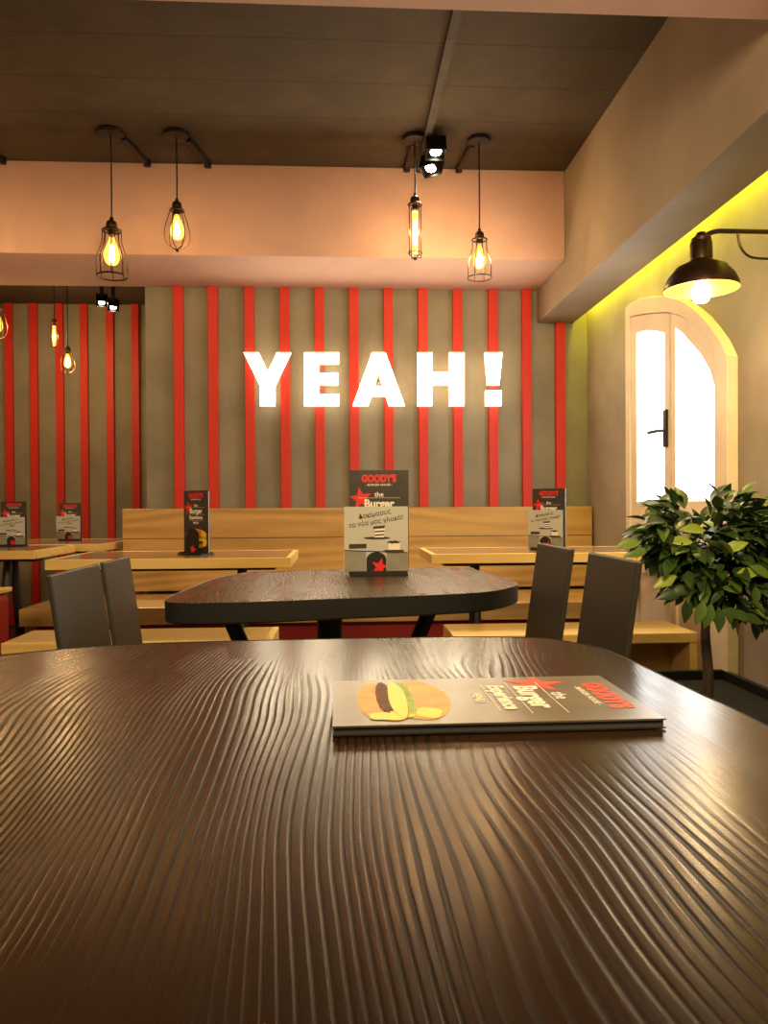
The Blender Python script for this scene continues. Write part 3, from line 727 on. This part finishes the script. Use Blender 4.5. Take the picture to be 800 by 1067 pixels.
# the set is modelled with y up; upright() turns it to stand on a table, facing the camera
def placed(name, loc, rz, tilt):
    o = empty(name, loc); o.rotation_mode = 'XYZ'; o.rotation_euler = (tilt, 0, rz); return o
Mh = placed('menu_holder', (0, 0, 0), 0, PI/2); holder(Mh)
Mm = placed('menu_booklet', (0, 0, 0), 0, PI/2); menu(Mm)
Ml = placed('leaflet', (0, 0, 0), 0, PI/2); leaflet(Ml)
def menu_set(p, rz, lab, with_leaflet=True, first=False, dx=0.0, shift=.006, sc=1.0):
    h_, m_ = (Mh, Mm) if first else (copy_tree(Mh), copy_tree(Mm))
    R3 = Matrix.Rotation(rz, 3, 'Z')
    base = Vector((p.x, p.y, .7505))
    h_.location = base+Vector((0, 0, .006)); h_.rotation_euler = (PI/2, 0, rz); tag(h_, 'black menu holder with red star '+lab, 'menu holder', 'menu holders')
    m_.location = base+R3 @ Vector((dx, 0.008, .0065)); m_.rotation_euler = (PI/2, 0, rz); tag(m_, 'upright dark menu booklet with a red star '+lab, 'menu', 'upright menus')
    h_.scale = m_.scale = (sc, sc, sc)
    if with_leaflet:
        l_ = Ml if first else copy_tree(Ml); l_.scale = (sc, sc, sc)
        l_.location = base+R3 @ Vector((-shift, -.0172*sc, .0065)); l_.rotation_euler = (PI/2, 0, rz)
        tag(l_, 'pale dessert leaflet with cakes '+lab, 'leaflet', 'dessert leaflets')
menu_set(hz(394, 599, .75), 0, 'on the middle dark table', first=True, dx=.004)
menu_set(hz(571, 573.5, .75), -.7, 'on the right oak table', sc=.89)
menu_set(hz(14, 569.5, .75), 0, 'on the table at the left picture edge', sc=.76)
menu_set(hz(73, 563.5, .75), .1, 'on the farthest alcove table', sc=.74)
menu_set(hz(203, 578, .75), -.68, 'on the oak table left of centre', with_leaflet=False, sc=.88)
# the menu lying in the foreground (three stacked)
o = empty('menu_booklet', (-.008, .748, .7590)); menu(o, fg=True); o.rotation_euler = (0, 0, -PI/2+.006)
tag(o, 'closed menu booklet with a printed burger lying flat on the foreground table', 'menu')

# ---------------------------------------------------------------- plant
px_, py_ = 1.135, 2.32
r = empty('potted_plant', (px_, py_, 0)); tag(r, 'leafy green ficus with dark trunk in a black trough beside the door', 'potted plant')
b = MB(); x0, x1, y0, y1 = .84-px_, XR-.03-px_, 1.75-py_, 2.84-py_; t = .02
b.box((x0, y0, 0), (x1, y1, .24)); b.box((x0, y0, .24), (x0+t, y1, .32)); b.box((x1-t, y0, .24), (x1, y1, .32)); b.box((x0+t, y0, .24), (x1-t, y0+t, .32)); b.box((x0+t, y1-t, .24), (x1-t, y1, .32))
b.build('trough', 'black', r, bevel=.003)
b = MB(); b.box((x0+t+.001, y0+t+.001, .241), (x1-t-.001, y1-t-.001, .285)); b.build('soil', 'soil', r)
trk = crom([(0, 0, .28), (.004, 0, .42), (-.003, .003, .55), (.006, 0, .68), (.01, .0, .78)], 5)
b = MB(); b.tube(trk, [.018-.008*i/(len(trk)-1) for i in range(len(trk))], 12)
lobes = [(742,565,42,30),(702,560,32,28),(780,552,36,30),(800,600,40,30),(745,597,34,20),(675,563,14,12),(692,545,18,20),(765,530,28,14),(720,600,24,20),(700,530,16,12),(825,560,40,45),(785,628,30,12),(745,618,22,12),(715,575,30,20)]
rnd = random.Random(11); tips = []
for (cx, cy, rx, ry) in lobes:
    for _ in range(max(2, int(rx/9))):
        p = hy(cx+rnd.uniform(-.5, .5)*rx, cy+rnd.uniform(-.5, .5)*ry, py_+rnd.uniform(-.12, .12)); tips.append(Vector((min(p.x, XR-.08)-px_, p.y-py_, p.z)))
for tpt in tips:
    s0 = Vector((.006, 0, rnd.uniform(.62, .76)))
    mid = s0.lerp(tpt, .5)+Vector((0, 0, .03))
    b.tube(crom([s0, mid, tpt], 4), .0035, 6)
b.build('trunk', 'trunk', r, smooth=True)
LV, LF, TN = [], [], []
def add_leaf(base, d, up, L, wdt, tone):
    d = d.normalized(); side = d.cross(up).normalized(); nrm = side.cross(d).normalized()
    n0 = len(LV)
    prof = [(0, .04), (.15, .45), (.35, .95), (.55, 1.0), (.75, .68), (.90, .30), (1.0, 0.0)]
    for i, (t_, w_) in enumerate(prof):
        c = base+d*(L*t_)-nrm*(L*.22*t_*t_)
        ww = wdt*.5*w_
        LV.extend([c+side*ww+nrm*ww*.35, c, c-side*ww+nrm*ww*.35])
    for i in range(len(prof)-1):
        a_ = n0+3*i
        LF.append((a_, a_+1, a_+4, a_+3)); LF.append((a_+1, a_+2, a_+5, a_+4)); TN.extend([tone, tone])
ctr = Vector((.0, .0, .80))
for (cx, cy, rx, ry) in lobes:
    nlv = int(rx*ry/6.5)
    for _ in range(nlv):
        while True:
            u, v, t_ = rnd.uniform(-1, 1), rnd.uniform(-1, 1), rnd.uniform(-1, 1)
            if u*u+v*v+t_*t_ < 1: break
        p = hy(cx+u*rx, cy+v*ry, py_+t_*.16); p = Vector((p.x-px_, p.y-py_, p.z))
        if p.x+px_ > XR-.12: continue
        out = (p-ctr); out.z *= .5
        d = out.normalized()*.8+Vector((rnd.uniform(-.7, .7), rnd.uniform(-.7, .7), rnd.uniform(-.75, .35)))
        if p.x+px_+.1 > XR-.02 and d.x > 0: d.x = -d.x*.5
        upv = Vector((rnd.uniform(-.5, .5), rnd.uniform(-.8, .3), 1))
        L_ = rnd.uniform(.05, .088)
        tone = min(1, max(0, rnd.gauss(.36, .20)))
        add_leaf(p, d, upv, L_, L_*rnd.uniform(.40, .52), tone)
# a drooping sprig and a few bright leaves at the rim, as in the photo
for x, y, dx, dz, tn in [(705,600,-.8,-.3,.98),(722,565,-.9,.12,1),(735,553,-.9,.15,.95),(668,565,-1,-.1,.9),(676,573,-1,-.15,.85),(733,625,-.35,-1,.8),(741,628,-.3,-1,.7),(748,632,.05,-1,.5),(722,612,-1,-.2,.2),(712,618,-1,-.1,.1),(716,622,-.1,-1,.1),(758,640,1,-.1,.5),(750,637,1,-.15,.4),(770,642,1,-.2,.3),(765,600,.9,.2,1),(752,575,.4,.2,1),(780,590,.7,-.3,.85)]:
    p = hy(x, y, py_-.15); add_leaf(Vector((p.x-px_, p.y-py_, p.z)), Vector((dx, -.15, dz)), Vector((0, -.9, .6)), .078, .034, tn)
me = bpy.data.meshes.new('foliage'); me.from_pydata([tuple(v) for v in LV], [], LF); me.materials.append(M['leaf'])
at_ = me.attributes.new('tone', 'FLOAT', 'FACE')
for i, v in enumerate(TN): at_.data[i].value = v
for p in me.polygons: p.use_smooth = True
fo = bpy.data.objects.new('foliage', me); C.objects.link(fo); fo.parent = r
